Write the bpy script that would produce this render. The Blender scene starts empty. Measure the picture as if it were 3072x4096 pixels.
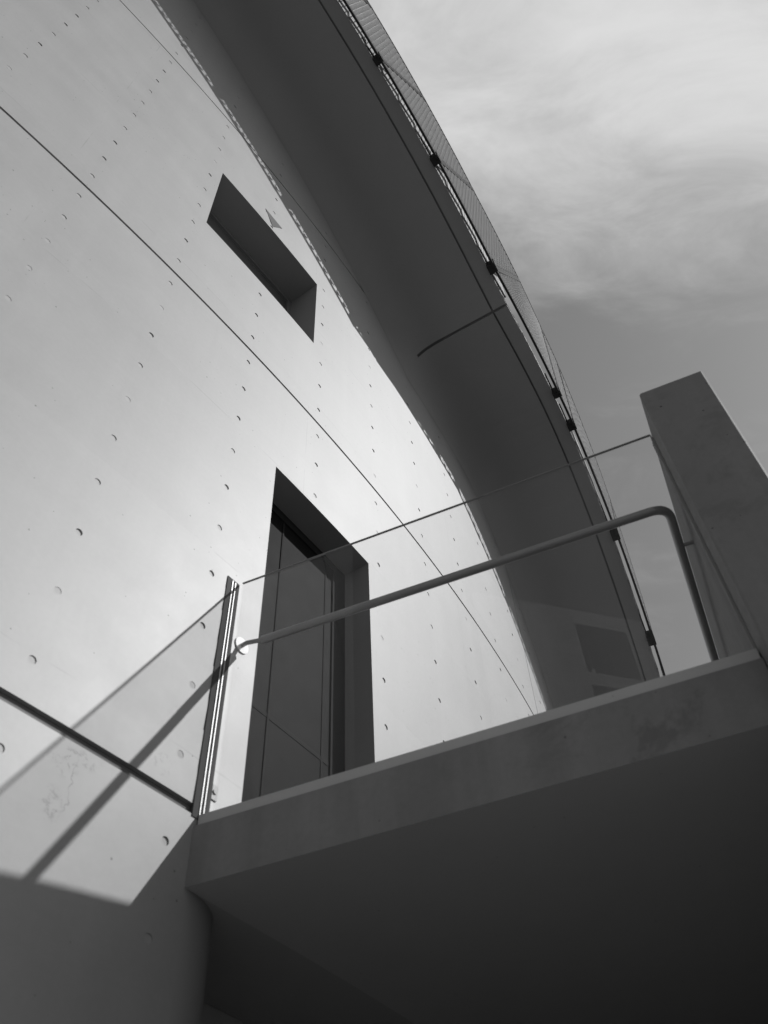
import bpy, math, random
from mathutils import Vector, Matrix
from mathutils.geometry import tessellate_polygon

random.seed(7)
scene = bpy.context.scene
COL = scene.collection
rad = math.radians
U = 0.30            # one tie-hole spacing in metres
EYE = 1.60          # camera height


def W(x, y, z):
    """units measured from the eye -> world metres"""
    return Vector((x * U, y * U, EYE + z * U))


# ---------------------------------------------------------------- camera
PITCH, ROLL = 0.893563104, -0.0568551304
cd = bpy.data.cameras.new("camera")
cam = bpy.data.objects.new("camera", cd)
COL.objects.link(cam)
cp, sp, cr, sr = math.cos(PITCH), math.sin(PITCH), math.cos(ROLL), math.sin(ROLL)
fwd = Vector((0, cp, sp))
up0 = Vector((0, -sp, cp))
rt0 = Vector((1, 0, 0))
rt = cr * rt0 + sr * up0
up = -sr * rt0 + cr * up0
m = Matrix((rt, up, -fwd)).transposed().to_4x4()
m.translation = Vector((0, 0, EYE))
cam.matrix_world = m
cd.sensor_fit = 'VERTICAL'
cd.sensor_height = 24.0
cd.sensor_width = 18.0
cd.lens = 24.0 * 3500 / 4096
cd.dof.use_dof = True
cd.dof.focus_distance = 7.0
cd.dof.aperture_fstop = 2.4
cd.clip_start = 0.05
cd.clip_end = 2000
scene.camera = cam

# ---------------------------------------------------------------- light
SUN_AZ, SUN_EL = 89.0, 36.7      # azimuth clockwise from +Y
sdir = Vector((math.sin(rad(SUN_AZ)) * math.cos(rad(SUN_EL)),
               math.cos(rad(SUN_AZ)) * math.cos(rad(SUN_EL)),
               math.sin(rad(SUN_EL))))
sl = bpy.data.lights.new("sun", 'SUN')
sl.energy = 5.0
sl.angle = rad(0.53)
sl.color = (1.0, 1.0, 1.0)
sun = bpy.data.objects.new("sun", sl)
sun.rotation_euler = sdir.to_track_quat('Z', 'Y').to_euler()
sun.location = sdir * 40
COL.objects.link(sun)

scene.view_settings.view_transform = 'Standard'
scene.view_settings.look = 'None'
scene.view_settings.gamma = 1.0
scene.view_settings.use_curve_mapping = False
scene.view_settings.exposure = 0.0


class NT:
    """tiny helper for node graphs"""
    def __init__(self, tree):
        self.t = tree
        self.n = tree.nodes
        self.l = tree.links

    def add(self, typ, **kw):
        n = self.n.new(typ)
        for k, v in kw.items():
            setattr(n, k, v)
        return n

    def put(self, sock, v):
        if isinstance(v, bpy.types.NodeSocket):
            self.l.new(v, sock)
        elif v is not None:
            sock.default_value = v

    def math(self, op, a, b=None, c=None, clamp=False):
        n = self.add('ShaderNodeMath', operation=op, use_clamp=clamp)
        for i, v in enumerate((a, b, c)):
            if v is not None:
                self.put(n.inputs[i], v)
        return n.outputs[0]

    def step(self, v, a, b, lo=0.0, hi=1.0):
        n = self.add('ShaderNodeMapRange', interpolation_type='SMOOTHSTEP')
        self.put(n.inputs[0], v)
        n.inputs[1].default_value = a
        n.inputs[2].default_value = b
        n.inputs[3].default_value = lo
        n.inputs[4].default_value = hi
        return n.outputs[0]

    def noise(self, vec, scale, detail=4, rough=0.55, dist=0.0):
        n = self.add('ShaderNodeTexNoise')
        self.put(n.inputs['Vector'], vec)
        n.inputs['Scale'].default_value = scale
        n.inputs['Detail'].default_value = detail
        n.inputs['Roughness'].default_value = rough
        n.inputs['Distortion'].default_value = dist
        return n.outputs[0]

    def mapping(self, vec, scale=(1, 1, 1), loc=(0, 0, 0), rot=(0, 0, 0)):
        n = self.add('ShaderNodeMapping')
        self.put(n.inputs[0], vec)
        n.inputs['Location'].default_value = loc
        n.inputs['Rotation'].default_value = rot
        n.inputs['Scale'].default_value = scale
        return n.outputs[0]

    def mixf(self, f, a, b):
        n = self.add('ShaderNodeMix', data_type='FLOAT')
        self.put(n.inputs[0], f)
        self.put(n.inputs[2], a)
        self.put(n.inputs[3], b)
        return n.outputs[0]


world = bpy.data.worlds.new("World")
scene.world = world
world.use_nodes = True
g = NT(world.node_tree)
g.n.clear()
sky = g.add('ShaderNodeTexSky', sky_type='NISHITA', sun_disc=False)
sky.sun_elevation = rad(SUN_EL)
sky.sun_rotation = rad(SUN_AZ)
sky.air_density = 1.0
sky.dust_density = 1.2
bw = g.add('ShaderNodeRGBToBW')
g.l.new(sky.outputs[0], bw.inputs[0])
tc = g.add('ShaderNodeTexCoord')
sep = g.add('ShaderNodeSeparateXYZ')
g.l.new(tc.outputs['Generated'], sep.inputs[0])
zc = g.math('MAXIMUM', sep.outputs[2], 0.08)
px = g.math('DIVIDE', sep.outputs[0], zc)
py = g.math('DIVIDE', sep.outputs[1], zc)
cmb = g.add('ShaderNodeCombineXYZ')
g.l.new(px, cmb.inputs[0])
g.l.new(py, cmb.inputs[1])
P = cmb.outputs[0]
big = g.noise(g.mapping(P, scale=(1.0, 1.0, 1), loc=(3.1, 1.7, 0)), 1.7, 2, 0.5, 0.2)
fine = g.noise(g.mapping(P, scale=(1.0, 2.0, 1), rot=(0, 0, 0.5), loc=(0.3, 2.2, 0)), 5.0, 7, 0.62, 0.6)
veil = g.math('MULTIPLY', g.step(py, 0.62, 0.20), g.math('MULTIPLY', g.step(py, -0.45, 0.02), g.step(px, -1.3, -0.4)))                       # the cloud sheet thins away from overhead
cov = g.math('ADD', g.math('MULTIPLY', veil, 0.62), g.math('MULTIPLY', big, 0.35))
cov = g.math('ADD', cov, g.math('MULTIPLY', g.math('SUBTRACT', fine, 0.5), 0.62))
cov = g.step(cov, 0.15, 0.95)
cloudlum = 0.72
clear = g.math('MULTIPLY', bw.outputs[0], 0.123)
lum = g.mixf(cov, clear, cloudlum)
bg = g.add('ShaderNodeBackground')
rgb = g.add('ShaderNodeCombineColor')
for i in range(3):
    g.l.new(lum, rgb.inputs[i])
g.l.new(rgb.outputs[0], bg.inputs[0])
bg.inputs[1].default_value = 1.0
wo = g.add('ShaderNodeOutputWorld')
g.l.new(bg.outputs[0], wo.inputs[0])


# ---------------------------------------------------------------- materials
def new_mat(name):
    mt = bpy.data.materials.new(name)
    mt.use_nodes = True
    g = NT(mt.node_tree)
    bsdf = g.n['Principled BSDF']
    return mt, g, bsdf


def grey(g, v):
    c = g.add('ShaderNodeCombineColor')
    for i in range(3):
        g.put(c.inputs[i], v)
    return c.outputs[0]


def concrete(name, base, rough=0.5, spec=0.5, var=0.12, pits=0.5, uv=True, streak=0.0, blotch=0.0, seams=False):
    mt, g, b = new_mat(name)
    tc = g.add('ShaderNodeTexCoord')
    v = tc.outputs['UV'] if uv else tc.outputs['Object']
    n1 = g.noise(v, 0.55, 5, 0.6, 0.3)
    n2 = g.noise(v, 3.2, 5, 0.65)
    n3 = g.noise(v, 40, 3, 0.6)
    val = g.math('ADD', g.math('MULTIPLY', g.math('SUBTRACT', n1, 0.5), var * 1.5),
                 g.math('MULTIPLY', g.math('SUBTRACT', n2, 0.5), var * 0.9))
    val = g.math('ADD', val, g.math('MULTIPLY', g.math('SUBTRACT', n3, 0.5), var * 0.5))
    val = g.math('ADD', val, 1.0)
    height = g.math('MULTIPLY', n3, 0.25)
    if streak:
        s = g.noise(g.mapping(v, scale=(6.0, 0.35, 1) if uv else (6, 6, 0.35)), 1.0, 4, 0.6)
        val = g.math('MULTIPLY', val, g.step(s, 0.35, 0.75, 1.0 - streak, 1.0 + streak * 0.4))
    if blotch:
        s = g.noise(v, 5.0, 8, 0.75, 0.5)
        sm = g.noise(v, 0.9, 2, 0.5)
        k = g.math('MULTIPLY', g.step(s, 0.50, 0.62), g.step(sm, 0.42, 0.56))
        val = g.math('MULTIPLY', val, g.mixf(k, 1.0, 1.0 - blotch))
    if pits:
        for sc, th, msk in ((15.0, 0.075, 0.50), (36.0, 0.15, 0.54)):
            vo = g.add('ShaderNodeTexVoronoi')
            g.put(vo.inputs['Vector'], v)
            vo.inputs['Scale'].default_value = sc
            vo.inputs['Randomness'].default_value = 1.0
            d = vo.outputs['Distance']
            rnd = g.add('ShaderNodeSeparateColor')
            g.l.new(vo.outputs['Color'], rnd.inputs[0])
            size = g.math('MULTIPLY', g.math('POWER', rnd.outputs[0], 3.0), th)
            hole = g.math('LESS_THAN', d, size)
            mk = g.step(g.noise(g.mapping(v, loc=(sc, 0, 0)), 0.9, 3, 0.6), msk - 0.04, msk + 0.06)
            keep = g.math('LESS_THAN', rnd.outputs[1], g.math('ADD', g.math('MULTIPLY', mk, 0.80), 0.10))
            hole = g.math('MULTIPLY', hole, keep)
            val = g.math('MULTIPLY', val, g.mixf(hole, 1.0, 1.0 - pits))
            height = g.math('SUBTRACT', height, g.math('MULTIPLY', hole, 1.5))
    if seams:
        # faint formwork board lines: a slight change of tone between boards, thin ridges
        su = g.add('ShaderNodeSeparateXYZ')
        g.put(su.inputs[0], v)
        wob = g.math('MULTIPLY', g.math('SUBTRACT', g.noise(v, 1.5, 2, 0.5), 0.5), 0.03)
        for axis, per, off, wid, amt in ((1, 0.9975, 0.655, 0.006, 0.08), (0, 1.89, 0.62, 0.004, 0.10)):
            x = g.math('ADD', g.math('ADD', su.outputs[axis], wob if axis else 0.0), off)
            cell = g.math('DIVIDE', x, per)
            fr = g.math('FRACT', cell)
            dd = g.math('MULTIPLY', g.math('ABSOLUTE', g.math('SUBTRACT', fr, 0.5)), per)
            ln = g.step(dd, 0.0, wid, 1.0, 0.0)
            brk = g.step(g.noise(g.mapping(v, loc=(axis * 7.0, 2, 0)), 2.6, 3, 0.6), 0.48, 0.6)
            ln = g.math('MULTIPLY', ln, brk)
            val = g.math('MULTIPLY', val, g.mixf(ln, 1.0, 1.0 - amt * 2.2))
            wn = g.add('ShaderNodeTexWhiteNoise', noise_dimensions='1D')
            g.put(wn.inputs['W'], g.math('FLOOR', g.math('ADD', cell, 0.5)))
            val = g.math('MULTIPLY', val, g.math('ADD', 1.0, g.math('MULTIPLY', g.math('SUBTRACT', wn.outputs[0], 0.5), amt * 0.5)))
        # spalled, stained patch with a hairline crack under the lowest joint
        u_, w_ = su.outputs[0], su.outputs[1]
        def blob(cx, cy, rx, ry):
            a = g.math('POWER', g.math('DIVIDE', g.math('SUBTRACT', u_, cx), rx), 2.0)
            b_ = g.math('POWER', g.math('DIVIDE', g.math('SUBTRACT', w_, cy), ry), 2.0)
            return g.step(g.math('ADD', a, b_), 0.1, 1.0, 1.0, 0.0)
        sp_ = g.noise(v, 42.0, 5, 0.7, 0.4)
        for cx, cy, rx, ry in ((-11.905, 1.595, 0.085, 0.035), (-11.965, 1.56, 0.06, 0.06), (-11.97, 1.42, 0.05, 0.07), (-11.62, 1.74, 0.05, 0.05)):
            k = g.math('MULTIPLY', blob(cx, cy, rx, ry), g.step(sp_, 0.50, 0.60))
            val = g.math('MULTIPLY', val, g.mixf(k, 1.0, 0.62))
        cr_ = g.math('ADD', g.math('SUBTRACT', u_, -11.93), g.math('MULTIPLY', g.math('SUBTRACT', g.noise(v, 14.0, 4, 0.6), 0.5), 0.09))
        k = g.math('MULTIPLY', g.step(g.math('ABSOLUTE', cr_), 0.0012, 0.0035, 1.0, 0.0), blob(-11.93, 1.5, 0.5, 0.12))
        val = g.math('MULTIPLY', val, g.mixf(k, 1.0, 0.6))
        # trowel-like slanting marks
        sl_ = g.noise(g.mapping(v, scale=(0.6, 7.0, 1), rot=(0, 0, 0.55)), 1.2, 5, 0.65)
        val = g.math('MULTIPLY', val, g.step(sl_, 0.3, 0.72, 0.985, 1.01))
    g.put(b.inputs['Base Color'], grey(g, g.math('MULTIPLY', val, base)))
    rr = g.math('ADD', rough, g.math('MULTIPLY', g.math('SUBTRACT', n2, 0.5), 0.12))
    g.put(b.inputs['Roughness'], rr)
    b.inputs['Specular IOR Level'].default_value = spec
    bp = g.add('ShaderNodeBump')
    bp.inputs['Strength'].default_value = 0.25
    bp.inputs['Distance'].default_value = 0.004
    g.l.new(height, bp.inputs['Height'])
    g.l.new(bp.outputs[0], b.inputs['Normal'])
    return mt


def metal(name, v, rough, metallic=1.0, var=0.15, spec=0.5):
    mt, g, b = new_mat(name)
    tc = g.add('ShaderNodeTexCoord')
    n = g.noise(tc.outputs['Object'], 9.0, 4, 0.6)
    g.put(b.inputs['Base Color'], grey(g, g.math('MULTIPLY', g.math('ADD', 1.0, g.math('MULTIPLY', g.math('SUBTRACT', n, 0.5), var)), v)))
    g.put(b.inputs['Roughness'], g.math('ADD', rough, g.math('MULTIPLY', g.math('SUBTRACT', n, 0.5), 0.1)))
    b.inputs['Metallic'].default_value = metallic
    b.inputs['Specular IOR Level'].default_value = spec
    return mt


def sheet_glass(name, through, ior=1.5):
    mt, g, b = new_mat(name)
    g.n.remove(b)
    out = g.n['Material Output']
    geo = g.add('ShaderNodeNewGeometry')
    fr = g.add('ShaderNodeFresnel')
    g.put(fr.inputs['IOR'], g.mixf(geo.outputs['Backfacing'], ior, 1.0 / ior))
    tr = g.add('ShaderNodeBsdfTransparent')
    tc = g.add('ShaderNodeTexCoord')
    dirt = g.noise(tc.outputs['Object'], 1.6, 4, 0.6)
    g.put(tr.inputs[0], grey(g, g.math('MULTIPLY', through, g.step(dirt, 0.3, 0.8, 1.0, 0.985))))
    gl = g.add('ShaderNodeBsdfGlossy')
    gl.inputs['Roughness'].default_value = 0.0
    gl.inputs['Color'].default_value = (1, 1, 1, 1)
    mx = g.add('ShaderNodeMixShader')
    g.l.new(fr.outputs[0], mx.inputs[0])
    g.l.new(tr.outputs[0], mx.inputs[1])
    g.l.new(gl.outputs[0], mx.inputs[2])
    g.l.new(mx.outputs[0], out.inputs[0])
    return mt


def brick_mat(name):
    mt, g, b = new_mat(name)
    tc = g.add('ShaderNodeTexCoord')
    br = g.add('ShaderNodeTexBrick')
    g.put(br.inputs['Vector'], tc.outputs['UV'])
    br.inputs['Color1'].default_value = (0.13, 0.13, 0.13, 1)
    br.inputs['Color2'].default_value = (0.24, 0.24, 0.24, 1)
    br.inputs['Mortar'].default_value = (0.34, 0.34, 0.34, 1)
    br.inputs['Scale'].default_value = 1.0
    br.inputs['Brick Width'].default_value = 0.22
    br.inputs['Row Height'].default_value = 0.072
    br.inputs['Mortar Size'].default_value = 0.009
    g.put(b.inputs['Base Color'], br.outputs[0])
    b.inputs['Roughness'].default_value = 0.85
    return mt


M = {
    'wall': concrete('fair_faced_concrete', 0.235, rough=0.53, spec=0.46, var=0.19, pits=0.65, seams=True, streak=0.03),
    'plug': concrete('tie_hole_mortar', 0.26, rough=0.6, spec=0.4, var=0.12, pits=0.2, uv=False),
    'joint': concrete('joint_mortar', 0.13, rough=0.8, spec=0.2, var=0.25, pits=0.2, uv=False),
    'stair': concrete('stair_concrete', 0.222, rough=0.7, spec=0.3, var=0.10, pits=0.2, uv=False),
    'cove': concrete('cove_concrete', 0.222, rough=0.7, spec=0.3, var=0.10, pits=0.2, uv=False),
    'balcony': concrete('balcony_concrete', 0.21, rough=0.7, spec=0.3, var=0.40, pits=0.5, uv=False, blotch=0.24, streak=0.14),
    'parapet': concrete('parapet_concrete', 0.20, rough=0.7, spec=0.3, var=0.30, pits=0.75, uv=False, blotch=0.13, streak=0.12),
    'soffit': concrete('reveal_concrete', 0.22, rough=0.7, spec=0.3, var=0.10, pits=0.2, uv=False),
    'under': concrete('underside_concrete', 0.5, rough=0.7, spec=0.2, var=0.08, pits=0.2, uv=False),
    'lining': concrete('lining_concrete', 0.42, rough=0.8, spec=0.1, var=0.08, pits=0.0, uv=False),
    'ground': concrete('asphalt', 0.11, rough=0.9, spec=0.2, var=0.25, pits=0.0, uv=False),
    'steel': metal('brushed_steel', 0.52, 0.32),
    'polished': metal('polished_steel', 0.34, 0.5, metallic=0.6, spec=0.3),
    'rail': metal('satin_steel', 0.27, 0.42, metallic=0.6),
    'dark': metal('dark_painted_steel', 0.025, 0.8, metallic=0.0, spec=0.12),
    'mesh': metal('galvanised_mesh', 0.75, 0.7, metallic=0.0, spec=0.3),
    'frame': metal('dark_aluminium_frame', 0.019, 0.8, metallic=0.0, spec=0.05),
    'leaf': metal('dark_door_leaf', 0.008, 0.6, metallic=0.0, spec=0.03),
    'pane': metal('dark_window_glass', 0.008, 0.08, metallic=0.0, var=0.0, spec=0.25),
    'glass': sheet_glass('clear_glass', 0.965, 1.29),
    'edge': metal('glass_edge', 0.22, 0.25, metallic=0.0),
    'brick': brick_mat('grey_brick'),
    'shadow_plate': metal('shadow_grey', 0.10, 0.9, metallic=0.0, spec=0.2),  # grey of the triangular shadow laid on the wall
    'bed': concrete('pale_mortar', 0.42, rough=0.6, spec=0.3, var=0.15, pits=0.2, uv=False),
    'fill': concrete('dark_mortar', 0.07, rough=0.85, spec=0.08, var=0.3, pits=0.2, uv=False),
    'housepane': metal('pale_window_glass', 0.08, 0.15, metallic=0.0, var=0.0),
    'winframe': metal('grey_window_frame', 0.16, 0.7, metallic=0.0, spec=0.2),
    'winpane': metal('grey_window_pane', 0.09, 0.2, metallic=0.0, var=0.0),
    'tab': metal('dull_zinc', 0.22, 0.6, metallic=0.0),
    'white': metal('bright_flange', 0.58, 0.55, metallic=0.0, spec=0.3),
}


# ---------------------------------------------------------------- object helpers
def thing(name, label, cat, loc, group=None):
    o = bpy.data.objects.new(name, None)
    o.empty_display_size = 0.2
    o.location = loc
    COL.objects.link(o)
    o['label'] = label
    o['category'] = cat
    o['kind'] = 'thing'
    if group:
        o['group'] = group
    return o


def root_loc(o):
    v = Vector((0, 0, 0))
    while o is not None:
        v += o.location
        o = o.parent
    return v


class MB:
    """mesh collector in world metres"""
    def __init__(self):
        self.v, self.f, self.n, self.uv = [], [], [], []

    def face(self, pts, normals=None, uvs=None):
        b = len(self.v)
        self.v += [Vector(p) for p in pts]
        self.f.append(list(range(b, b + len(pts))))
        self.n.append(normals)
        self.uv.append(uvs)

    def box8(self, p):
        """p: 8 corners, bottom ring 0-3 (ccw from above), top ring 4-7"""
        for q in ((3, 2, 1, 0), (4, 5, 6, 7), (0, 1, 5, 4), (1, 2, 6, 5), (2, 3, 7, 6), (3, 0, 4, 7)):
            self.face([p[i] for i in q])

    def box(self, o, a, b, c):
        """box from corner o along vectors a, b, c"""
        o, a, b, c = Vector(o), Vector(a), Vector(b), Vector(c)
        if a.cross(b).dot(c) < 0:
            a, b = b, a
        self.box8([o, o + a, o + a + b, o + b, o + c, o + a + c, o + a + b + c, o + b + c])

    def bar(self, p, q, w, h, upv=(0, 0, 1)):
        """rectangular bar from p to q, w across, h along upv"""
        p, q, upv = Vector(p), Vector(q), Vector(upv)
        t = (q - p).normalized()
        s = t.cross(upv).normalized()
        u = s.cross(t).normalized()
        self.box(p - s * w / 2 - u * h / 2, q - p, s * w, u * h)

    def tube(self, pts, r, seg=16, cap=True):
        pts = [Vector(p) for p in pts]
        rings = []
        prev = None
        for i, p in enumerate(pts):
            t = (pts[min(i + 1, len(pts) - 1)] - pts[max(i - 1, 0)]).normalized()
            ref = prev if prev is not None else (Vector((0, 0, 1)) if abs(t.z) < 0.9 else Vector((1, 0, 0)))
            s = (ref - t * ref.dot(t)).normalized()
            prev = s
            w = t.cross(s)
            rings.append([(p + (s * math.cos(2 * math.pi * k / seg) + w * math.sin(2 * math.pi * k / seg)) * r,
                           s * math.cos(2 * math.pi * k / seg) + w * math.sin(2 * math.pi * k / seg)) for k in range(seg)])
        for a, b in zip(rings, rings[1:]):
            for k in range(seg):
                k2 = (k + 1) % seg
                q = (a[k], a[k2], b[k2], b[k])
                self.face([x[0] for x in q], [x[1] for x in q])
        if cap:
            self.face([x[0] for x in reversed(rings[0])])
            self.face([x[0] for x in rings[-1]])

    def disc(self, c, n, r, t, seg=24):
        """solid disc, centre of back face c, axis n, thickness t"""
        n = Vector(n).normalized()
        s = n.cross(Vector((0, 0, 1))).normalized()
        u = s.cross(n)
        c = Vector(c)
        a = [c + (s * math.cos(2 * math.pi * k / seg) + u * math.sin(2 * math.pi * k / seg)) * r for k in range(seg)]
        b = [p + n * t for p in a]
        self.face(list(reversed(a)) if False else a)
        self.face(list(reversed(b)))
        for k in range(seg):
            k2 = (k + 1) % seg
            self.face([a[k], b[k], b[k2], a[k2]])

    def mesh(self, name, origin):
        me = bpy.data.meshes.new(name)
        me.from_pydata([tuple(p - origin) for p in self.v], [], self.f)
        if any(u is not None for u in self.uv):
            lay = me.uv_layers.new(name='uv')
            i = 0
            for f, u in zip(self.f, self.uv):
                for k in range(len(f)):
                    lay.data[i].uv = u[k] if u else (0, 0)
                    i += 1
        if any(n is not None for n in self.n):
            me.polygons.foreach_set('use_smooth', [True] * len(self.f))
            me.update()
            loops = []
            for poly, n in zip(me.polygons, self.n):
                for k in range(poly.loop_total):
                    loops.append(tuple(n[k]) if n else tuple(poly.normal))
            me.normals_split_custom_set(loops)
        me.update()
        return me

    def build(self, name, mat, parent=None, label=None, origin=None):
        org = origin if origin is not None else (root_loc(parent) if parent else Vector((0, 0, 0)))
        me = self.mesh(name, org)
        me.materials.append(mat)
        o = bpy.data.objects.new(name, me)
        COL.objects.link(o)
        if parent:
            o.parent = parent
            o.location = org - root_loc(parent)
        else:
            o.location = org
        if label:
            o['label'] = label
        return o


# ---------------------------------------------------------------- plan geometry (units)
CX, CY, RW = -56.41, 44.483, 65.048      # centre and radius of the curved wall


def pol(arc=None, R=RW, z=0.0, th=None):
    a = th if th is not None else math.degrees(arc / RW)
    return W(CX + R * math.cos(rad(a)), CY + R * math.sin(rad(a)), z)


def nrm(arc=None, th=None):
    a = th if th is not None else math.degrees(arc / RW)
    return Vector((math.cos(rad(a)), math.sin(rad(a)), 0))


DV = Vector((0.3665, 0.9304, 0)).normalized()     # along the gallery, away from the eye
HV = Vector((DV.y, -DV.x, 0))                     # along the balcony front, to the right


def nd(n, d, z):
    """local balcony frame: n to the right along the front, d away from the eye"""
    p = HV * n + DV * d
    return W(p.x, p.y, z)


GZ = -EYE / U

# ---------------------------------------------------------------- ground
mb = MB()
mb.face([(-400, -400, 0), (400, -400, 0), (400, 400, 0), (-400, 400, 0)])
gr = mb.build('ground', M['ground'])
gr['kind'] = 'structure'

# ---------------------------------------------------------------- the curved concrete wall
J = [GZ, 5.50, 15.47, 25.47, 35.6]
HG = [0.0, 0.062, 0.038, 0.030, 0.0]
A0, A1 = -61.0, -6.0
VJ = -24.36                               # the one vertical joint
RECESS = (-38.12, -21.0, GZ, 4.62)         # recess added under the balcony to keep the wall there dark
ER = 0.95                                # its corner, rounded so the shade sets in softly
DOOR = (-37.49, -34.62, 4.70, 12.70)
WIN = (-40.275, -36.665, 18.57, 21.84)
cols = [-38.52 - 2.045 * i for i in range(1, 12)] + [-38.52] + [-38.52 + 2.14 * i for i in range(1, 15)]
cols.sort()
holes_at = [a for a in cols if A0 + 1 < a < A1 - 1]
wall = thing('curved_wall', 'tall curved fair-faced concrete wall with tie holes, dark door opening and slot window', 'wall', pol(-38.2, z=GZ))


def rows_for(i):
    if i == 0:
        return [J[1] - 0.52 - k * 1.0 for k in range(10)]
    return [J[i] + 0.54 + k * 0.995 for k in range(10)]


HR = 0.050
hole_list = []
bounds = [A0] + [(a + b) / 2 for a, b in zip(holes_at, holes_at[1:])] + [A1]


def front(arc, z):
    return pol(arc, RW, z)


for li in range(4):
    zlo, zhi = J[li] + HG[li], J[li + 1] - HG[li + 1]
    rws = sorted(rows_for(li))
    rws = [z for z in rws if zlo + 0.2 < z < zhi - 0.2]
    zb = [zlo] + [(a + b) / 2 for a, b in zip(rws, rws[1:])] + [zhi]
    ops = [o for o in (DOOR, WIN, RECESS) if o[2] < zhi and o[3] > zlo]
    for o in ops:
        for z in (o[2], o[3]):
            if zlo < z < zhi:
                zb.append(z)
    zb = sorted(zb)
    zb = [z for i, z in enumerate(zb) if i == 0 or z - zb[i - 1] > 1e-4]
    ab = list(bounds)
    for o in ops:
        ab += [o[0], o[1]]
    ab += [VJ - 0.02, VJ + 0.02]
    ab = sorted(ab)
    mb = MB()
    for a0, a1 in zip(ab, ab[1:]):
        if abs(a0 - (VJ - 0.02)) < 1e-6:
            # vertical joint: little groove
            for z0, z1 in zip(zb, zb[1:]):
                i0, i1 = pol(a0, RW - 0.05, 0), pol(a1, RW - 0.05, 0)
                q = [pol(a0, RW, z0), pol(a0, RW - 0.05, z0), pol(a0, RW - 0.05, z1), pol(a0, RW, z1)]
                mb.face(q)
                q = [pol(a1, RW - 0.05, z0), pol(a1, RW, z0), pol(a1, RW, z1), pol(a1, RW - 0.05, z1)]
                mb.face(q)
                mb.face([pol(a0, RW - 0.05, z0), pol(a1, RW - 0.05, z0), pol(a1, RW - 0.05, z1), pol(a0, RW - 0.05, z1)])
            continue
        ns = max(1, math.ceil((a1 - a0) / 0.55))
        aa = [a0 + (a1 - a0) * k / ns for k in range(ns + 1)]
        for z0, z1 in zip(zb, zb[1:]):
            am, zm = (a0 + a1) / 2, (z0 + z1) / 2
            if any(o[0] < am < o[1] and o[2] < zm < o[3] for o in ops):
                continue
            h = None
            for ha in holes_at:
                if a0 + 0.1 < ha < a1 - 0.1:
                    for hz in rws:
                        if z0 + 0.1 < hz < z1 - 0.1:
                            h = (ha, hz)
            if h is None:
                for k in range(ns):
                    q = [(aa[k], z0), (aa[k + 1], z0), (aa[k + 1], z1), (aa[k], z1)]
                    mb.face([front(*p) for p in q], [nrm(p[0]) for p in q], [(p[0] * U, p[1] * U) for p in q])
            else:
                outer = [(a, z0) for a in aa] + [(a, z1) for a in reversed(aa)]
                inner = [(h[0] + HR * math.cos(2 * math.pi * k / 18), h[1] + HR * math.sin(2 * math.pi * k / 18)) for k in range(18)]
                tri = tessellate_polygon([[Vector((p[0], p[1], 0)) for p in outer], [Vector((p[0], p[1], 0)) for p in inner]])
                allp = outer + inner
                for t in tri:
                    q = [allp[i] for i in t]
                    if (q[1][0] - q[0][0]) * (q[2][1] - q[0][1]) - (q[1][1] - q[0][1]) * (q[2][0] - q[0][0]) < 0:
                        q.reverse()
                    mb.face([front(*p) for p in q], [nrm(p[0]) for p in q], [(p[0] * U, p[1] * U) for p in q])
                hole_list.append(h)
        # lips of the horizontal joints
        for zz, sgn in ((zlo, 1), (zhi, -1)):
            if li == 0 and sgn == 1:
                continue
            for k in range(ns):
                am = (aa[k] + aa[k + 1]) / 2
                if any(o[0] < am < o[1] and o[2] < zz < o[3] for o in ops):
                    continue
                q = [pol(aa[k], RW, zz), pol(aa[k + 1], RW, zz), pol(aa[k + 1], RW - 0.09, zz), pol(aa[k], RW - 0.09, zz)]
                if sgn > 0:
                    q.reverse()
                mb.face(q)
    mb.build('concrete_lift', M['wall'], wall)

# mortar at the bottom of each horizontal joint
for i in (1, 2, 3):
    mb = MB()
    n = 110
    for k in range(n):
        a0, a1 = A0 + (A1 - A0) * k / n, A0 + (A1 - A0) * (k + 1) / n
        am = (a0 + a1) / 2
        if i == 1 and DOOR[0] - 0.3 < am < DOOR[1] + 0.3:
            if mb.f:
                mb.build('joint_groove', M['joint'], wall)
                mb = MB()
            continue
        mb.face([pol(a0, RW - 0.055, J[i] - 0.1), pol(a1, RW - 0.055, J[i] - 0.1), pol(a1, RW - 0.055, J[i] + 0.1), pol(a0, RW - 0.055, J[i] + 0.1)])
    mb.build('joint_groove', M['joint'], wall)

# the wall's core behind the skin (with the two openings left out) and its top
mb = MB()
RB = RW - 1.0
n = 80
tops = []
for k in range(n):
    a0, a1 = A0 + (A1 - A0) * k / n, A0 + (A1 - A0) * (k + 1) / n
    mb.face([pol(a0, RW, J[4]), pol(a1, RW, J[4]), pol(a1, RB, J[4]), pol(a0, RB, J[4])])
for a in (A0, A1):
    mb.face([pol(a, RW, GZ), pol(a, RB, GZ), pol(a, RB, J[4]), pol(a, RW, J[4])])
mb.build('coping', M['wall'], wall)

# tie-hole plugs: the nearest of them are single pieces, the rest one piece
eye = Vector((0, 0, EYE))


def in_view(p):
    v = p - eye
    w = v.dot(fwd)
    if w <= 0.1:
        return False
    x, y = v.dot(rt) / w * 3500, v.dot(up) / w * 3500
    return abs(x) < 1620 and abs(y) < 2150


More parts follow.
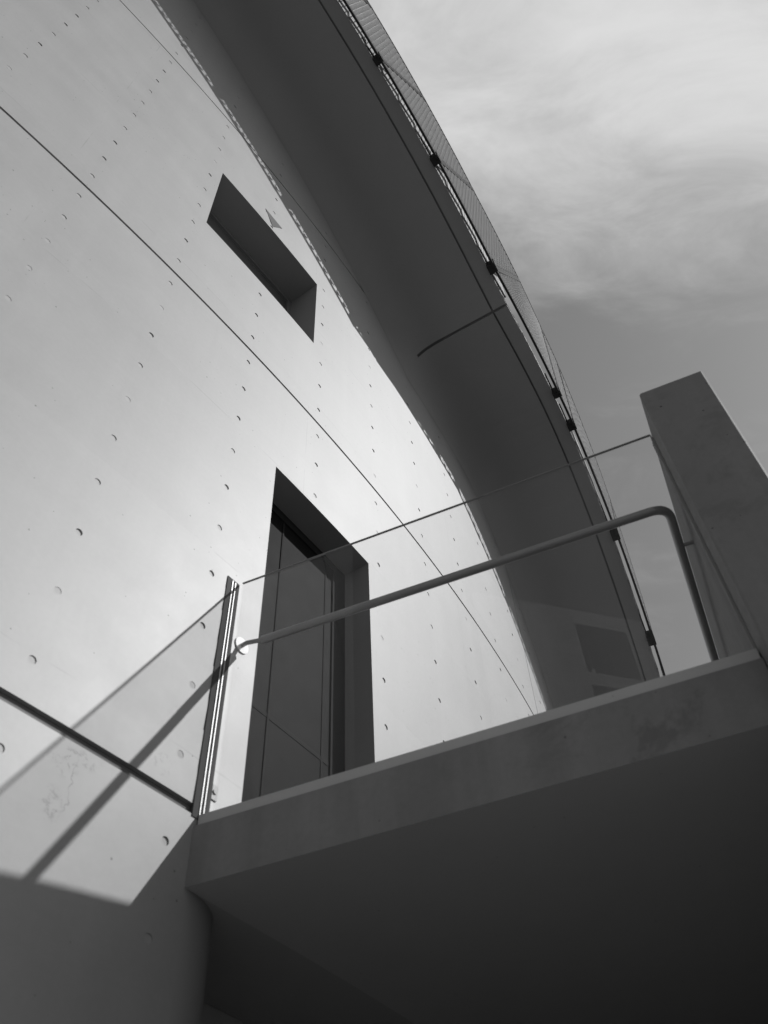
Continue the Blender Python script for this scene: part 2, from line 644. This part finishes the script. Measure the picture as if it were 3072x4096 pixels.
def plug(mbx, a, z, depth):
    c = pol(a, RW, z)
    nn = nrm(a)
    s = Vector((-nn.y, nn.x, 0))
    u = Vector((0, 0, 1))
    seg = 18
    r = HR * U
    rim = [c + (s * math.cos(2 * math.pi * k / seg) + u * math.sin(2 * math.pi * k / seg)) * r for k in range(seg)]
    bot = [p - nn * depth for p in rim]
    for k in range(seg):
        k2 = (k + 1) % seg
        mbx.face([rim[k2], rim[k], bot[k], bot[k2]])
    mbx.face(bot)


hl = [h for h in hole_list]
hl.sort(key=lambda h: (not in_view(front(*h)), (front(*h) - eye).length))
proto = {}
for kd, depth in enumerate((0.0014, 0.0032, 0.0052)):
    mbx = MB()
    plug(mbx, 0.0, 0.0, depth)
    o0 = pol(0.0, RW, 0.0)
    me = mbx.mesh('tie_hole', o0)
    me.materials.append(M['plug'])
    proto[kd] = me
wl = root_loc(wall)
for i, h in enumerate(hl[:295]):
    kd = random.choice((0, 1, 1, 1, 2, 2))
    o = bpy.data.objects.new('tie_hole', proto[kd])
    o.parent = wall
    o.location = front(*h) - wl
    o.rotation_euler = (0, 0, h[0] / RW)
    COL.objects.link(o)
mbx = MB()
for h in hl[295:]:
    plug(mbx, h[0], h[1], 0.010)
if mbx.f:
    o = mbx.build('tie_holes', M['plug'], wall)
    o['kind'] = 'stuff'


def opening(o, depth, mat, name):
    """four reveal faces of an opening in the wall, pushed radially inwards"""
    a0, a1, z0, z1 = o
    m_ = MB()
    e = 0.0
    Ri = RW - depth
    ns = 8
    for k in range(ns):
        b0, b1 = a0 + (a1 - a0) * k / ns, a0 + (a1 - a0) * (k + 1) / ns
        m_.face([pol(b0, RW, z1), pol(b0, Ri, z1), pol(b1, Ri, z1), pol(b1, RW, z1)])
        m_.face([pol(b0, RW, z0), pol(b1, RW, z0), pol(b1, Ri, z0), pol(b0, Ri, z0)])
    m_.face([pol(a0, RW, z0), pol(a0, Ri, z0), pol(a0, Ri, z1), pol(a0, RW, z1)])
    m_.face([pol(a1, RW, z0), pol(a1, RW, z1), pol(a1, Ri, z1), pol(a1, Ri, z0)])
    return m_.build(name, mat, wall)


opening(DOOR, 1.6, M['soffit'], 'door_reveal')
opening(WIN, 1.0, M['soffit'], 'window_reveal')


def cbox(a0, a1, r0, r1, z0, z1):
    return [pol(a0, r1, z0), pol(a0, r0, z0), pol(a1, r0, z0), pol(a1, r1, z0),
            pol(a0, r1, z1), pol(a0, r0, z1), pol(a1, r0, z1), pol(a1, r1, z1)]


mb = MB()
nn_ = 14
for k in range(nn_):
    f0, f1 = k / nn_ * math.pi / 2, (k + 1) / nn_ * math.pi / 2
    e_ = lambda f: (RECESS[0] + ER * math.sin(f), RW - ER * (1 - math.cos(f)))
    def en(f):
        n_ = nrm(RECESS[0])
        t_ = Vector((-n_.y, n_.x, 0))
        return (n_ * math.cos(f) + t_ * math.sin(f)).normalized()
    (b0, q0), (b1, q1) = e_(f0), e_(f1)
    mb.face([pol(b0, q0, GZ), pol(b1, q1, GZ), pol(b1, q1, RECESS[3]), pol(b0, q0, RECESS[3])], [en(f0), en(f1), en(f1), en(f0)])
mb.build('rounded_jamb', M['wall'], wall)
mb = MB()
mb.face([pol(RECESS[1], RW, GZ), pol(RECESS[1], RW - 1.69, GZ), pol(RECESS[1], RW - 1.69, RECESS[3]), pol(RECESS[1], RW, RECESS[3])])
for k in range(24):
    b0, b1 = RECESS[0] + (ER if k else 0) + (RECESS[1] - RECESS[0] - ER) * k / 24, RECESS[0] + ER + (RECESS[1] - RECESS[0] - ER) * (k + 1) / 24
    mb.face([pol(b0, RW + 0.02, RECESS[3] + 0.004), pol(b1, RW + 0.02, RECESS[3] + 0.004), pol(b1, RW - 1.69, RECESS[3] + 0.004), pol(b0, RW - 1.69, RECESS[3] + 0.004)])
mb.face([pol(RECESS[0] + ER, RW - ER, GZ), pol(RECESS[0] + ER, RW - 1.69, GZ), pol(RECESS[0] + ER, RW - 1.69, RECESS[3]), pol(RECESS[0] + ER, RW - ER, RECESS[3])])
mb.build('shade_recess', M['lining'], wall)

# door set back in its opening: frame, transom, leaf, side light
a0, a1, z0, z1 = DOOR
mb = MB()
rf0, rf1 = RW - 0.86, RW - 0.56
fw = 0.22
mb.box8(cbox(a1 - 0.40, a1 + 0.01, rf0, rf1, z0, z1 + 0.01))
mb.box8(cbox(a0 - 0.01, a0 + fw, rf0, rf1, z0, z1 + 0.01))
mb.box8(cbox(a0 + fw, a1 - 0.40, rf0, rf1, z1 - 0.20, z1 + 0.01))
mb.build('door_frame', M['frame'], wall)
mb = MB()
mb.box8(cbox(a0 + fw, a1 - 0.40, rf0 + 0.08, rf1 - 0.03, z0, z1 - 0.20))
leaf = mb.build('door_leaf', M['leaf'], wall)
mb = MB()
for za, zb_ in ((8.05, 8.13), (z0 + 0.6, z0 + 0.68)):
    mb.box8(cbox(a0 + fw + 0.02, a1 - 0.42, rf1 - 0.03, rf1 - 0.022, za, zb_))
for aa_ in (a0 + 0.95, a1 - 0.62):
    mb.box8(cbox(aa_, aa_ + 0.04, rf1 - 0.03, rf1 - 0.022, z0, z1 - 0.2))
mb.build('door_rib', M['frame'], leaf)
# slot window: frame and pane
a0, a1, z0, z1 = WIN
mb = MB()
r0, r1 = RW - 1.0, RW - 0.86
for q in ((a0 - 0.01, a0 + 0.14, z0 - 0.01, z1 + 0.01), (a1 - 0.14, a1 + 0.01, z0 - 0.01, z1 + 0.01),
          (a0 + 0.14, a1 - 0.14, z1 - 0.14, z1 + 0.01), (a0 + 0.14, a1 - 0.14, z0 - 0.01, z0 + 0.14)):
    mb.box8(cbox(q[0], q[1], r0, r1, q[2], q[3]))
wf = mb.build('window_frame', M['winframe'], wall)
mb = MB()
mb.box8(cbox(a0 + 0.14, a1 - 0.14, r0 + 0.03, r0 + 0.08, z0 + 0.14, z1 - 0.14))
mb.build('window_pane', M['winpane'], wf)
# back of the wall closes the room behind
mb = MB()
for k in range(60):
    b0, b1 = A0 + (A1 - A0) * k / 60, A0 + (A1 - A0) * (k + 1) / 60
    mb.face([pol(b0, RW - 1.7, GZ), pol(b1, RW - 1.7, GZ), pol(b1, RW - 1.7, J[4]), pol(b0, RW - 1.7, J[4])])
mb.build('inner_lining', M['lining'], wall)

# small triangular shadow beside the slot window, laid on as a thin grey sheet
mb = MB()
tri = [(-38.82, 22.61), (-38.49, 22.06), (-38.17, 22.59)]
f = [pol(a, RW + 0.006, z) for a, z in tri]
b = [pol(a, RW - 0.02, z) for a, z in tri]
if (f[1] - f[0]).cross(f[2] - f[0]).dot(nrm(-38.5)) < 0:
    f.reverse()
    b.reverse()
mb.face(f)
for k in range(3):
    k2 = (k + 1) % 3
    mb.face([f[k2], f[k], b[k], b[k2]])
o = mb.build('triangular_shadow', M['shadow_plate'], None, origin=pol(-38.5, RW, 22.3))
o['label'] = 'small triangular shadow, built as a thin grey sheet, on the wall above the slot window'
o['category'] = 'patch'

# ---------------------------------------------------------------- outside stair winding along the wall
TL0, TL1 = -28.08, -23.4                  # landing between these angles
THA, THB = -45.5, -7.5


def soft(x, w):
    """smooth ramp max(0, x)"""
    return 0.0 if x <= -w else (x if x >= w else (x + w) ** 2 / (4 * w))


def zs(t):
    """underside height (units) at angle t"""
    return 24.96 + 0.84 * soft(TL0 - t, 0.35) - 0.93 * soft(t - TL1, 1.6)


def rb(t):
    """radius of the balustrade's foot"""
    if t < -29:
        return 68.82
    return 68.82 + 0.11 * min(1.0, (t + 29) / 8.0)


stair = thing('outside_stair', 'concrete stair winding along the curved wall, its dark underside overhead', 'staircase', pol(th=-30, R=67, z=GZ))


def strip(th0, th1, step=0.55):
    k = max(1, math.ceil((th1 - th0) / step))
    return [th0 + (th1 - th0) * i / k for i in range(k + 1)]


def slab(ths, rin, rout, dz0, dz1):
    """helical slab between two radii; dz0/dz1 offsets of its underside/top from zs"""
    m_ = MB()
    for t0, t1 in zip(ths, ths[1:]):
        ri0, ri1 = rin(t0), rin(t1)
        ro0, ro1 = rout(t0), rout(t1)
        n0, n1 = nrm(th=t0), nrm(th=t1)
        B = [pol(th=t0, R=ri0, z=zs(t0) + dz0), pol(th=t0, R=ro0, z=zs(t0) + dz0), pol(th=t1, R=ro1, z=zs(t1) + dz0), pol(th=t1, R=ri1, z=zs(t1) + dz0)]
        T = [pol(th=t0, R=ri0, z=zs(t0) + dz1), pol(th=t0, R=ro0, z=zs(t0) + dz1), pol(th=t1, R=ro1, z=zs(t1) + dz1), pol(th=t1, R=ri1, z=zs(t1) + dz1)]
        m_.face([B[0], B[3], B[2], B[1]])
        m_.face(T)
        m_.face([B[1], B[2], T[2], T[1]], [n0, n1, n1, n0])
        m_.face([B[0], T[0], T[3], B[3]], [-n0, -n0, -n1, -n1])
    for t, s in ((ths[0], 0), (ths[-1], 1)):
        q = [pol(th=t, R=rin(t), z=zs(t) + dz0), pol(th=t, R=rout(t), z=zs(t) + dz0), pol(th=t, R=rout(t), z=zs(t) + dz1), pol(th=t, R=rin(t), z=zs(t) + dz1)]
        if s:
            q.reverse()
        m_.face(q)
    return m_


GA, GB = 0.50, 0.44        # drip groove, measured in from the outer edge
edge = lambda t: rb(t) - 0.18
CV = 1.35
RIN = lambda t: RW + CV - 0.004
gj = 0.035
segs = ((THA, TL0 - gj, 'stair_flight'), (TL0 + gj, THB, 'stair_landing'))
for t0, t1, nm in segs:
    ths = strip(t0, t1)
    slab(ths, RIN, lambda t: edge(t) - GA, 0.0, 0.62).build(nm, M['stair'], stair)
    slab(ths, lambda t: edge(t) - GB, edge, 0.0, 0.30).build('edge_beam', M['stair'], stair)
# bottom of the drip groove and of the cross joints
slab(strip(THA, THB), lambda t: edge(t) - GA - 0.05, lambda t: edge(t) - GB + 0.05, 0.07, 0.28).build('drip_groove', M['joint'], stair)
slab(strip(TL0 - 0.09, TL0 + 0.09), lambda t: RW + CV - 0.1, lambda t: edge(t) - 0.02, 0.06, 0.25).build('cross_joint', M['joint'], stair)
# eased cove where the stair's underside runs into the wall
KK = 16
prof_, x_, z_ = [(0.0, 0.0, 0.0)], 0.0, 0.0
for k in range(KK * 8):
    u_ = (k + 0.5) / (KK * 8)
    a_ = math.pi / 2 * (u_ * u_ * (3 - 2 * u_))
    x_ += math.sin(a_)
    z_ += math.cos(a_)
    if k % 8 == 7:
        e_ = (k + 1) / (KK * 8)
        prof_.append((x_, z_, math.pi / 2 * (e_ * e_ * (3 - 2 * e_))))
prof_ = [(a / x_, b / z_, c) for a, b, c in prof_]
JS = 9                      # the cross joint runs down to this step of the cove


def cove_pt(u, k, off=0.0):
    a, b, c = prof_[k]
    return pol(th=u, R=RW + 0.004 + (CV - 0.004) * a - off * math.cos(c), z=zs(u) - CV * (1 - b) + off * math.sin(c))


def cove_n(u, k):
    c = prof_[k][2]
    n_ = nrm(th=u)
    sl_ = (zs(u + 0.05) - zs(u - 0.05)) / 0.1 * 180 / math.pi / (RW + CV)
    dn = (Vector((-n_.y, n_.x, 0)) * sl_ + Vector((0, 0, -1))).normalized()
    return (n_ * math.cos(c) + dn * math.sin(c)).normalized()


for nm, ths, off in (('cove', strip(THA, TL0 - gj) + strip(TL0 + gj, THB), 0.0), ('cross_joint', strip(TL0 - 0.2, TL0 + 0.2, 0.2), 0.06)):
    mb = MB()
    for u0, u1 in zip(ths, ths[1:]):
        for k in range(KK):
            gap = abs(u0 - (TL0 - gj)) < 1e-6
            if (gap or off) and k >= JS and not off:
                continue
            if off and k < JS - 1:
                continue
            mb.face([cove_pt(u0, k, off), cove_pt(u1, k, off), cove_pt(u1, k + 1, off), cove_pt(u0, k + 1, off)],
                    [cove_n(u0, k), cove_n(u1, k), cove_n(u1, k + 1), cove_n(u0, k + 1)])
    mb.build(nm, M['cove'] if not off else M['joint'], stair)
# treads
n_treads = 0
for t0, t1, down in ((THA, TL0, 0.84), (TL1, THB, 0.93)):
    dth = 0.70
    t = t1 - dth if t1 == TL0 else t0
    while (t1 == TL0 and t > t0) or (t1 == THB and t < t1 - dth):
        ta, tb = t, t + dth
        zt = zs(ta) + 0.62 + 0.30
        mbt = MB()
        sub = strip(ta, tb + 0.03, 0.25)
        for u0, u1 in zip(sub, sub[1:]):
            mbt.box8([pol(th=u0, R=edge(u0), z=zs(u0) + 0.30), pol(th=u0, R=RW, z=zs(u0) + 0.5),
                      pol(th=u1, R=RW, z=zs(u1) + 0.5), pol(th=u1, R=edge(u1), z=zs(u1) + 0.30),
                      pol(th=u0, R=edge(u0), z=zt), pol(th=u0, R=RW, z=zt),
                      pol(th=u1, R=RW, z=zt), pol(th=u1, R=edge(u1), z=zt)])
            zl = zs(ta) + 0.02
            mbt.box8([pol(th=u0, R=edge(u0) + 0.055, z=zl), pol(th=u0, R=edge(u0) + 0.001, z=zl),
                      pol(th=u1, R=edge(u1) + 0.001, z=zl), pol(th=u1, R=edge(u1) + 0.055, z=zl),
                      pol(th=u0, R=edge(u0) + 0.055, z=zt - 0.01), pol(th=u0, R=edge(u0) + 0.001, z=zt - 0.01),
                      pol(th=u1, R=edge(u1) + 0.001, z=zt - 0.01), pol(th=u1, R=edge(u1) + 0.055, z=zt - 0.01)])
        mbt.build('tread', M['stair'], stair)
        n_treads += 1
        t += -dth if t1 == TL0 else dth

# mesh balustrade: foot angles B and head angles/heights T of the posts
BF = [-44.0, -41.48, -38.98, -36.48, -33.97, -31.52, -28.95, -25.0, -23.9, -21.0, -18.5, -16.0, -13.5]
TF = [(-42.0, None), (-39.5, None), (-36.95, None), (-34.4, None), (-31.85, 32.95), (-29.35, 31.05), (-26.6, 29.75), (-25.35, 28.75),
      (-24.0, 28.7), (-19.9, None), (-17.4, None), (-14.9, None), (-12.4, None)]
RT = 0.22


def zt_of(i):
    t, z = TF[i]
    if z is None:
        z = zs(BF[i]) + 3.15
    return z


zoff = -0.20


def foot(i):
    return pol(th=BF[i], R=rb(BF[i]), z=zs(BF[i]) + zoff)


def head(i):
    t = TF[i][0]
    return pol(th=t, R=rb(t) + RT, z=zt_of(i))


def panel_pt(i, s, r):
    """point on panel i: s along 0..1, r up 0..1 (follows the curve)"""
    tb_ = BF[i] + (BF[i + 1] - BF[i]) * s
    zb_ = (zs(BF[i]) + (zs(BF[i + 1]) - zs(BF[i])) * s) + zoff
    tt = TF[i][0] + (TF[i + 1][0] - TF[i][0]) * s
    zt = zt_of(i) + (zt_of(i + 1) - zt_of(i)) * s
    t = tb_ + (tt - tb_) * r
    R = rb(t) + RT * r
    return pol(th=t, R=R, z=zb_ + (zt - zb_) * r)


for i in range(len(BF) - 1):
    e0, e1 = 0.012, 0.988
    ln = (foot(i + 1) - foot(i)).length
    ht = (head(i) - foot(i)).length
    fr = MB()
    ss = [e0 + (e1 - e0) * k / 8 for k in range(9)]
    for r_, wd in ((0.012, 0.034), (0.988, 0.030)):
        pts = [panel_pt(i, s, r_) for s in ss]
        for p, q in zip(pts, pts[1:]):
            fr.bar(p, q, 0.022, wd)
    for s in (e0, e1):
        fr.bar(panel_pt(i, s, 0.012), panel_pt(i, s, 0.988), 0.026, 0.026, nrm(th=BF[i]))
    pn = MB()
    nu = max(3, round(ln / 0.060))
    nv = max(4, round(ht / 0.062))
    r0_, r1_ = 0.05, 0.975

    def mp(u, v):
        s = e0 + 0.012 + (e1 - e0 - 0.024) * min(max(u / nu, 0), 1)
        return panel_pt(i, s, r0_ + (r1_ - r0_) * v / nv)
    out = nrm(th=BF[i])
    tup = Vector((0, 0, 1))
    for v in range(nv):
        for u in range(nu + 1):
            x0 = u + (0.5 if v % 2 else 0.0)
            for sg in (-0.5, 0.5):
                if x0 + sg < 0 or x0 + sg > nu or x0 > nu:
                    continue
                p, q = mp(x0, v), mp(x0 + sg, v + 1)
                dz = (out * 0.95 + tup * 0.30) * 0.010
                pn.face([p - dz, q - dz, q + dz, p + dz])
    # short tabs added under the mesh to break the sunlight into dashes
    tabs = max(3, round(ln / 0.108))
    for k in range(tabs):
        s = e0 + (e1 - e0) * (k + 0.5) / tabs
        w_ = 0.2 / tabs
        p, q = panel_pt(i, s - w_, 0.014), panel_pt(i, s + w_, 0.014)
        p2, q2 = panel_pt(i, s - w_, 0.06), panel_pt(i, s + w_, 0.06)
        fr.box(p - out * 0.004, q - p, p2 - p, out * 0.008)
    po = pn.build('mesh_panel', M['mesh'], stair)
    fr.build('panel_frame', M['dark'], po)

for i in range(len(BF)):
    t = BF[i]
    br = MB()
    w_ = 0.092
    tt_ = pol(th=t + w_, R=rb(t), z=zs(t + w_)) - pol(th=t - w_, R=rb(t), z=zs(t - w_))
    o_ = pol(th=t - w_, R=edge(t) - 0.02, z=zs(t - w_) - 0.16)
    br.box(o_, tt_, nrm(th=t) * (0.27 * U), Vector((0, 0, 0.34 * U)))
    b = br.build('bracket', M['dark'], stair)
    rd = MB()
    p_ = pol(th=t - 0.12, R=edge(t) + 0.04, z=zs(t - 0.12) - 0.05)
    q_ = pol(th=t - 0.55, R=edge(t) + 0.02, z=zs(t - 0.55) + 0.35)
    rd.tube([p_, q_], 0.007, 8)
    rd.build('stay_rod', M['dark'], b)

# soffit lamps/anchor points: the two dark dots
for t, r in ((-31.3, 66.6), (-28.4, 66.35)):
    mb = MB()
    mb.disc(pol(th=t, R=r, z=zs(t) + 0.03), (0, 0, -1), 0.016, 0.016, 16)
    mb.build('soffit_anchor', M['dark'], stair)

# ---------------------------------------------------------------- balcony in front of the door
KD = 7.05                     # depth of the balcony front
ZT, ZBOT = 5.31, 4.62
PN = 0.885                    # inner face of the parapet wall
balcony = thing('balcony', 'cast concrete balcony slab with stained front edge below the glass railing', 'balcony', nd(-2, KD, GZ))
# outline: front edge from the wall to the parapet, then along the parapet and back along the wall
front_l = None
for k in range(2000):
    n_ = -7 + k * 0.005
    p = HV * n_ + DV * KD
    if math.hypot(p.x - CX, p.y - CY) > RW:
        front_l = n_
        break
DEND = 46.0
outline = [nd(front_l, KD, 0), nd(PN - 0.01, KD, 0), nd(PN - 0.01, DEND, 0)]
pts_w = []
th_start = math.degrees(math.atan2((HV * front_l + DV * KD).y - CY, (HV * front_l + DV * KD).x - CX))
t = th_start
while True:
    p = pol(th=t, R=RW - 0.01, z=0)
    d_ = p.x / U * DV.x + p.y / U * DV.y
    if d_ > DEND:
        break
    pts_w.append(p)
    t += 0.6
outline += [p for p in reversed(pts_w[1:])]
mb = MB()
lowp = [Vector((p.x, p.y, EYE + ZBOT * U)) for p in outline]
higp = [Vector((p.x, p.y, EYE + ZT * U)) for p in outline]
tri = tessellate_polygon([[Vector((p.x, p.y, 0)) for p in outline]])
mu = MB()
for t3 in tri:
    a_, b_, c_ = [lowp[i] for i in t3]
    if (b_ - a_).cross(c_ - a_).z > 0:
        a_, b_ = b_, a_
    mu.face([a_, b_, c_])
    a_, b_, c_ = [higp[i] for i in t3]
    if (b_ - a_).cross(c_ - a_).z < 0:
        a_, b_ = b_, a_
    mb.face([a_, b_, c_])
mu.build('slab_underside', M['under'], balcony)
no = len(outline)
for k in range(no):
    k2 = (k + 1) % no
    mb.face([lowp[k], lowp[k2], higp[k2], higp[k]])
mb.build('slab', M['balcony'], balcony)
# thin raised mortar bed the glass stands in, set back a little
mb = MB()
mb.box(nd(front_l + 0.03, KD + 0.03, ZT + 0.002), HV * ((PN - front_l - 0.05) * U), DV * (0.34 * U), Vector((0, 0, 0.14 * U)))
mb.build('glass_bed', M['bed'], balcony)

# ---------------------------------------------------------------- parapet wall at the right
par = thing('parapet_wall', 'grey concrete parapet wall end standing at the right of the balcony', 'wall', nd(PN + 0.36, 6.56, GZ))
mb = MB()
bev = 0.02
prof = [(PN, 6.56 + bev), (PN + bev, 6.56), (PN + 0.78 - bev, 6.56), (PN + 0.78, 6.56 + bev), (PN + 0.78, DEND), (PN, DEND)]
top = [nd(a, b, 9.23 - bev * 0.5) for a, b in prof]
bot = [nd(a, b, GZ) for a, b in prof]
tin = [nd(a + (bev if a < PN + 0.3 else -bev) * 0.5, b + (bev * 0.5 if b < 8 else 0), 9.23) for a, b in prof]
for k in range(6):
    k2 = (k + 1) % 6
    mb.face([bot[k], bot[k2], top[k2], top[k]])
    mb.face([top[k], top[k2], tin[k2], tin[k]])
mb.face(tin)
mb.build('wall_body', M['parapet'], par)
# unseen wall added at the far end of the covered way, keeping light out
bw_ = thing('light_stop_wall', 'unseen concrete wall added to keep light out of the covered way beneath the balcony', 'wall', nd(-3, DEND, GZ))
mb = MB()
mb.box(nd(-9, DEND + 0.02, GZ), HV * (12 * U), DV * (0.8 * U), Vector((0, 0, (ZT - GZ) * U)))
mb.build('wall_body', M['balcony'], bw_)

# ---------------------------------------------------------------- glass railing
GT = 9.23
gl = thing('glass_railing', 'frameless clear glass railing panel with a steel wall channel', 'railing', nd(-2, KD + 0.17, ZT))
mb = MB()
gn0, gn1, gd, gth = front_l + 0.10, PN - 0.02, KD + 0.17, 0.03
a = nd(gn0, gd, ZT + 0.15)
mb.face([nd(gn0, gd, ZT + 0.15), nd(gn1, gd, ZT + 0.15), nd(gn1, gd, GT), nd(gn0, gd, GT)])
mb.face([nd(gn1, gd + gth, ZT + 0.15), nd(gn0, gd + gth, ZT + 0.15), nd(gn0, gd + gth, GT), nd(gn1, gd + gth, GT)])
mb.build('glass_pane', M['glass'], gl)
mb = MB()
mb.box(nd(gn0, gd, GT), HV * ((gn1 - gn0) * U), DV * (gth * U), Vector((0, 0, 0.003)))
mb.box(nd(gn1, gd, ZT + 0.15), HV * 0.003, DV * (gth * U), Vector((0, 0, (GT - ZT - 0.15) * U)))
mb.build('glass_edge', M['edge'], gl)
# channel on the wall: back plate and two upstanding flanges
ca0, ca1 = -38.225, -37.985
mb = MB()
mb.box8(cbox(ca0, ca1, RW - 0.03, RW + 0.012, ZT + 0.10, 9.225))
mb.build('channel_plate', M['fill'], gl)
w_ = ca1 - ca0
for f0, f1 in ((0.37, 0.43), (0.60, 0.66)):
    mb = MB()
    mb.box8(cbox(ca0 + w_ * f0, ca0 + w_ * f1, RW + 0.012, RW + 0.024, ZT + 0.10, 9.19))
    mb.build('channel_flange', M['polished'], gl)
# channel on the parapet side
mb = MB()
mb.box(nd(PN - 0.002, KD + 0.11, ZT + 0.14), HV * (-0.03 * U), DV * (0.05 * U), Vector((0, 0, (9.1 - ZT - 0.14) * U)))
mb.box(nd(PN - 0.002, KD + 0.21, ZT + 0.14), HV * (-0.03 * U), DV * (0.05 * U), Vector((0, 0, (9.1 - ZT - 0.14) * U)))
mb.build('end_channel', M['tab'], gl)
mb = MB()
mb.box8(cbox(-37.985, -37.90, RW - 0.02, RW + 0.015, 5.74, 5.93))
mb.disc(pol(-37.945, RW + 0.012, 5.84), nrm(-37.945), 0.009, 0.006, 12)
mb.build('fixing_tab', M['tab'], gl)

# ---------------------------------------------------------------- handrail
hrz = 8.19
wp = pol(-37.80, RW, hrz)
hr = thing('handrail', 'tubular steel handrail bending round the corner behind the glass', 'handrail', wp)
rr = 0.057 * U
p0 = Vector(wp) + nrm(-37.80) * 0.03
start = nd(-4.80, 7.44, hrz)
corner = nd(0.725, 7.535, hrz)
hv = (corner - start).normalized()
path = [start]
br_ = 0.23 * U
c0 = corner - hv * br_
c1 = corner + DV * br_
path.append(start + hv * ((c0 - start).length * 0.5))
for k in range(9):
    s = k / 8
    path.append(c0 * (1 - s) ** 2 + corner * 2 * s * (1 - s) + c1 * s ** 2)
path.append(nd(0.725, 20, hrz))
path.append(nd(0.725, DEND - 1, hrz))
mb = MB()
mb.tube(path, rr, 20)
mb.build('rail', M['rail'], hr)
mb = MB()
mb.disc(wp - nrm(-37.8) * 0.004, nrm(-37.80), 0.125 * U, 0.010, 28)
mb.build('wall_flange', M['white'], hr)
mb = MB()
mb.tube([wp + nrm(-37.8) * 0.004, p0, start + hv * 0.01], rr * 0.55, 14)
mb.build('bracket', M['rail'], hr)
for d_ in (8.24, 12.5, 17.0):
    mb = MB()
    mb.tube([nd(0.725, d_, hrz - 0.01), nd(PN + 0.005, d_, hrz - 0.01)], rr * 0.5, 12)
    mb.build('bracket', M['rail'], hr)

# ---------------------------------------------------------------- brick house behind the viewer, seen mirrored in the glass
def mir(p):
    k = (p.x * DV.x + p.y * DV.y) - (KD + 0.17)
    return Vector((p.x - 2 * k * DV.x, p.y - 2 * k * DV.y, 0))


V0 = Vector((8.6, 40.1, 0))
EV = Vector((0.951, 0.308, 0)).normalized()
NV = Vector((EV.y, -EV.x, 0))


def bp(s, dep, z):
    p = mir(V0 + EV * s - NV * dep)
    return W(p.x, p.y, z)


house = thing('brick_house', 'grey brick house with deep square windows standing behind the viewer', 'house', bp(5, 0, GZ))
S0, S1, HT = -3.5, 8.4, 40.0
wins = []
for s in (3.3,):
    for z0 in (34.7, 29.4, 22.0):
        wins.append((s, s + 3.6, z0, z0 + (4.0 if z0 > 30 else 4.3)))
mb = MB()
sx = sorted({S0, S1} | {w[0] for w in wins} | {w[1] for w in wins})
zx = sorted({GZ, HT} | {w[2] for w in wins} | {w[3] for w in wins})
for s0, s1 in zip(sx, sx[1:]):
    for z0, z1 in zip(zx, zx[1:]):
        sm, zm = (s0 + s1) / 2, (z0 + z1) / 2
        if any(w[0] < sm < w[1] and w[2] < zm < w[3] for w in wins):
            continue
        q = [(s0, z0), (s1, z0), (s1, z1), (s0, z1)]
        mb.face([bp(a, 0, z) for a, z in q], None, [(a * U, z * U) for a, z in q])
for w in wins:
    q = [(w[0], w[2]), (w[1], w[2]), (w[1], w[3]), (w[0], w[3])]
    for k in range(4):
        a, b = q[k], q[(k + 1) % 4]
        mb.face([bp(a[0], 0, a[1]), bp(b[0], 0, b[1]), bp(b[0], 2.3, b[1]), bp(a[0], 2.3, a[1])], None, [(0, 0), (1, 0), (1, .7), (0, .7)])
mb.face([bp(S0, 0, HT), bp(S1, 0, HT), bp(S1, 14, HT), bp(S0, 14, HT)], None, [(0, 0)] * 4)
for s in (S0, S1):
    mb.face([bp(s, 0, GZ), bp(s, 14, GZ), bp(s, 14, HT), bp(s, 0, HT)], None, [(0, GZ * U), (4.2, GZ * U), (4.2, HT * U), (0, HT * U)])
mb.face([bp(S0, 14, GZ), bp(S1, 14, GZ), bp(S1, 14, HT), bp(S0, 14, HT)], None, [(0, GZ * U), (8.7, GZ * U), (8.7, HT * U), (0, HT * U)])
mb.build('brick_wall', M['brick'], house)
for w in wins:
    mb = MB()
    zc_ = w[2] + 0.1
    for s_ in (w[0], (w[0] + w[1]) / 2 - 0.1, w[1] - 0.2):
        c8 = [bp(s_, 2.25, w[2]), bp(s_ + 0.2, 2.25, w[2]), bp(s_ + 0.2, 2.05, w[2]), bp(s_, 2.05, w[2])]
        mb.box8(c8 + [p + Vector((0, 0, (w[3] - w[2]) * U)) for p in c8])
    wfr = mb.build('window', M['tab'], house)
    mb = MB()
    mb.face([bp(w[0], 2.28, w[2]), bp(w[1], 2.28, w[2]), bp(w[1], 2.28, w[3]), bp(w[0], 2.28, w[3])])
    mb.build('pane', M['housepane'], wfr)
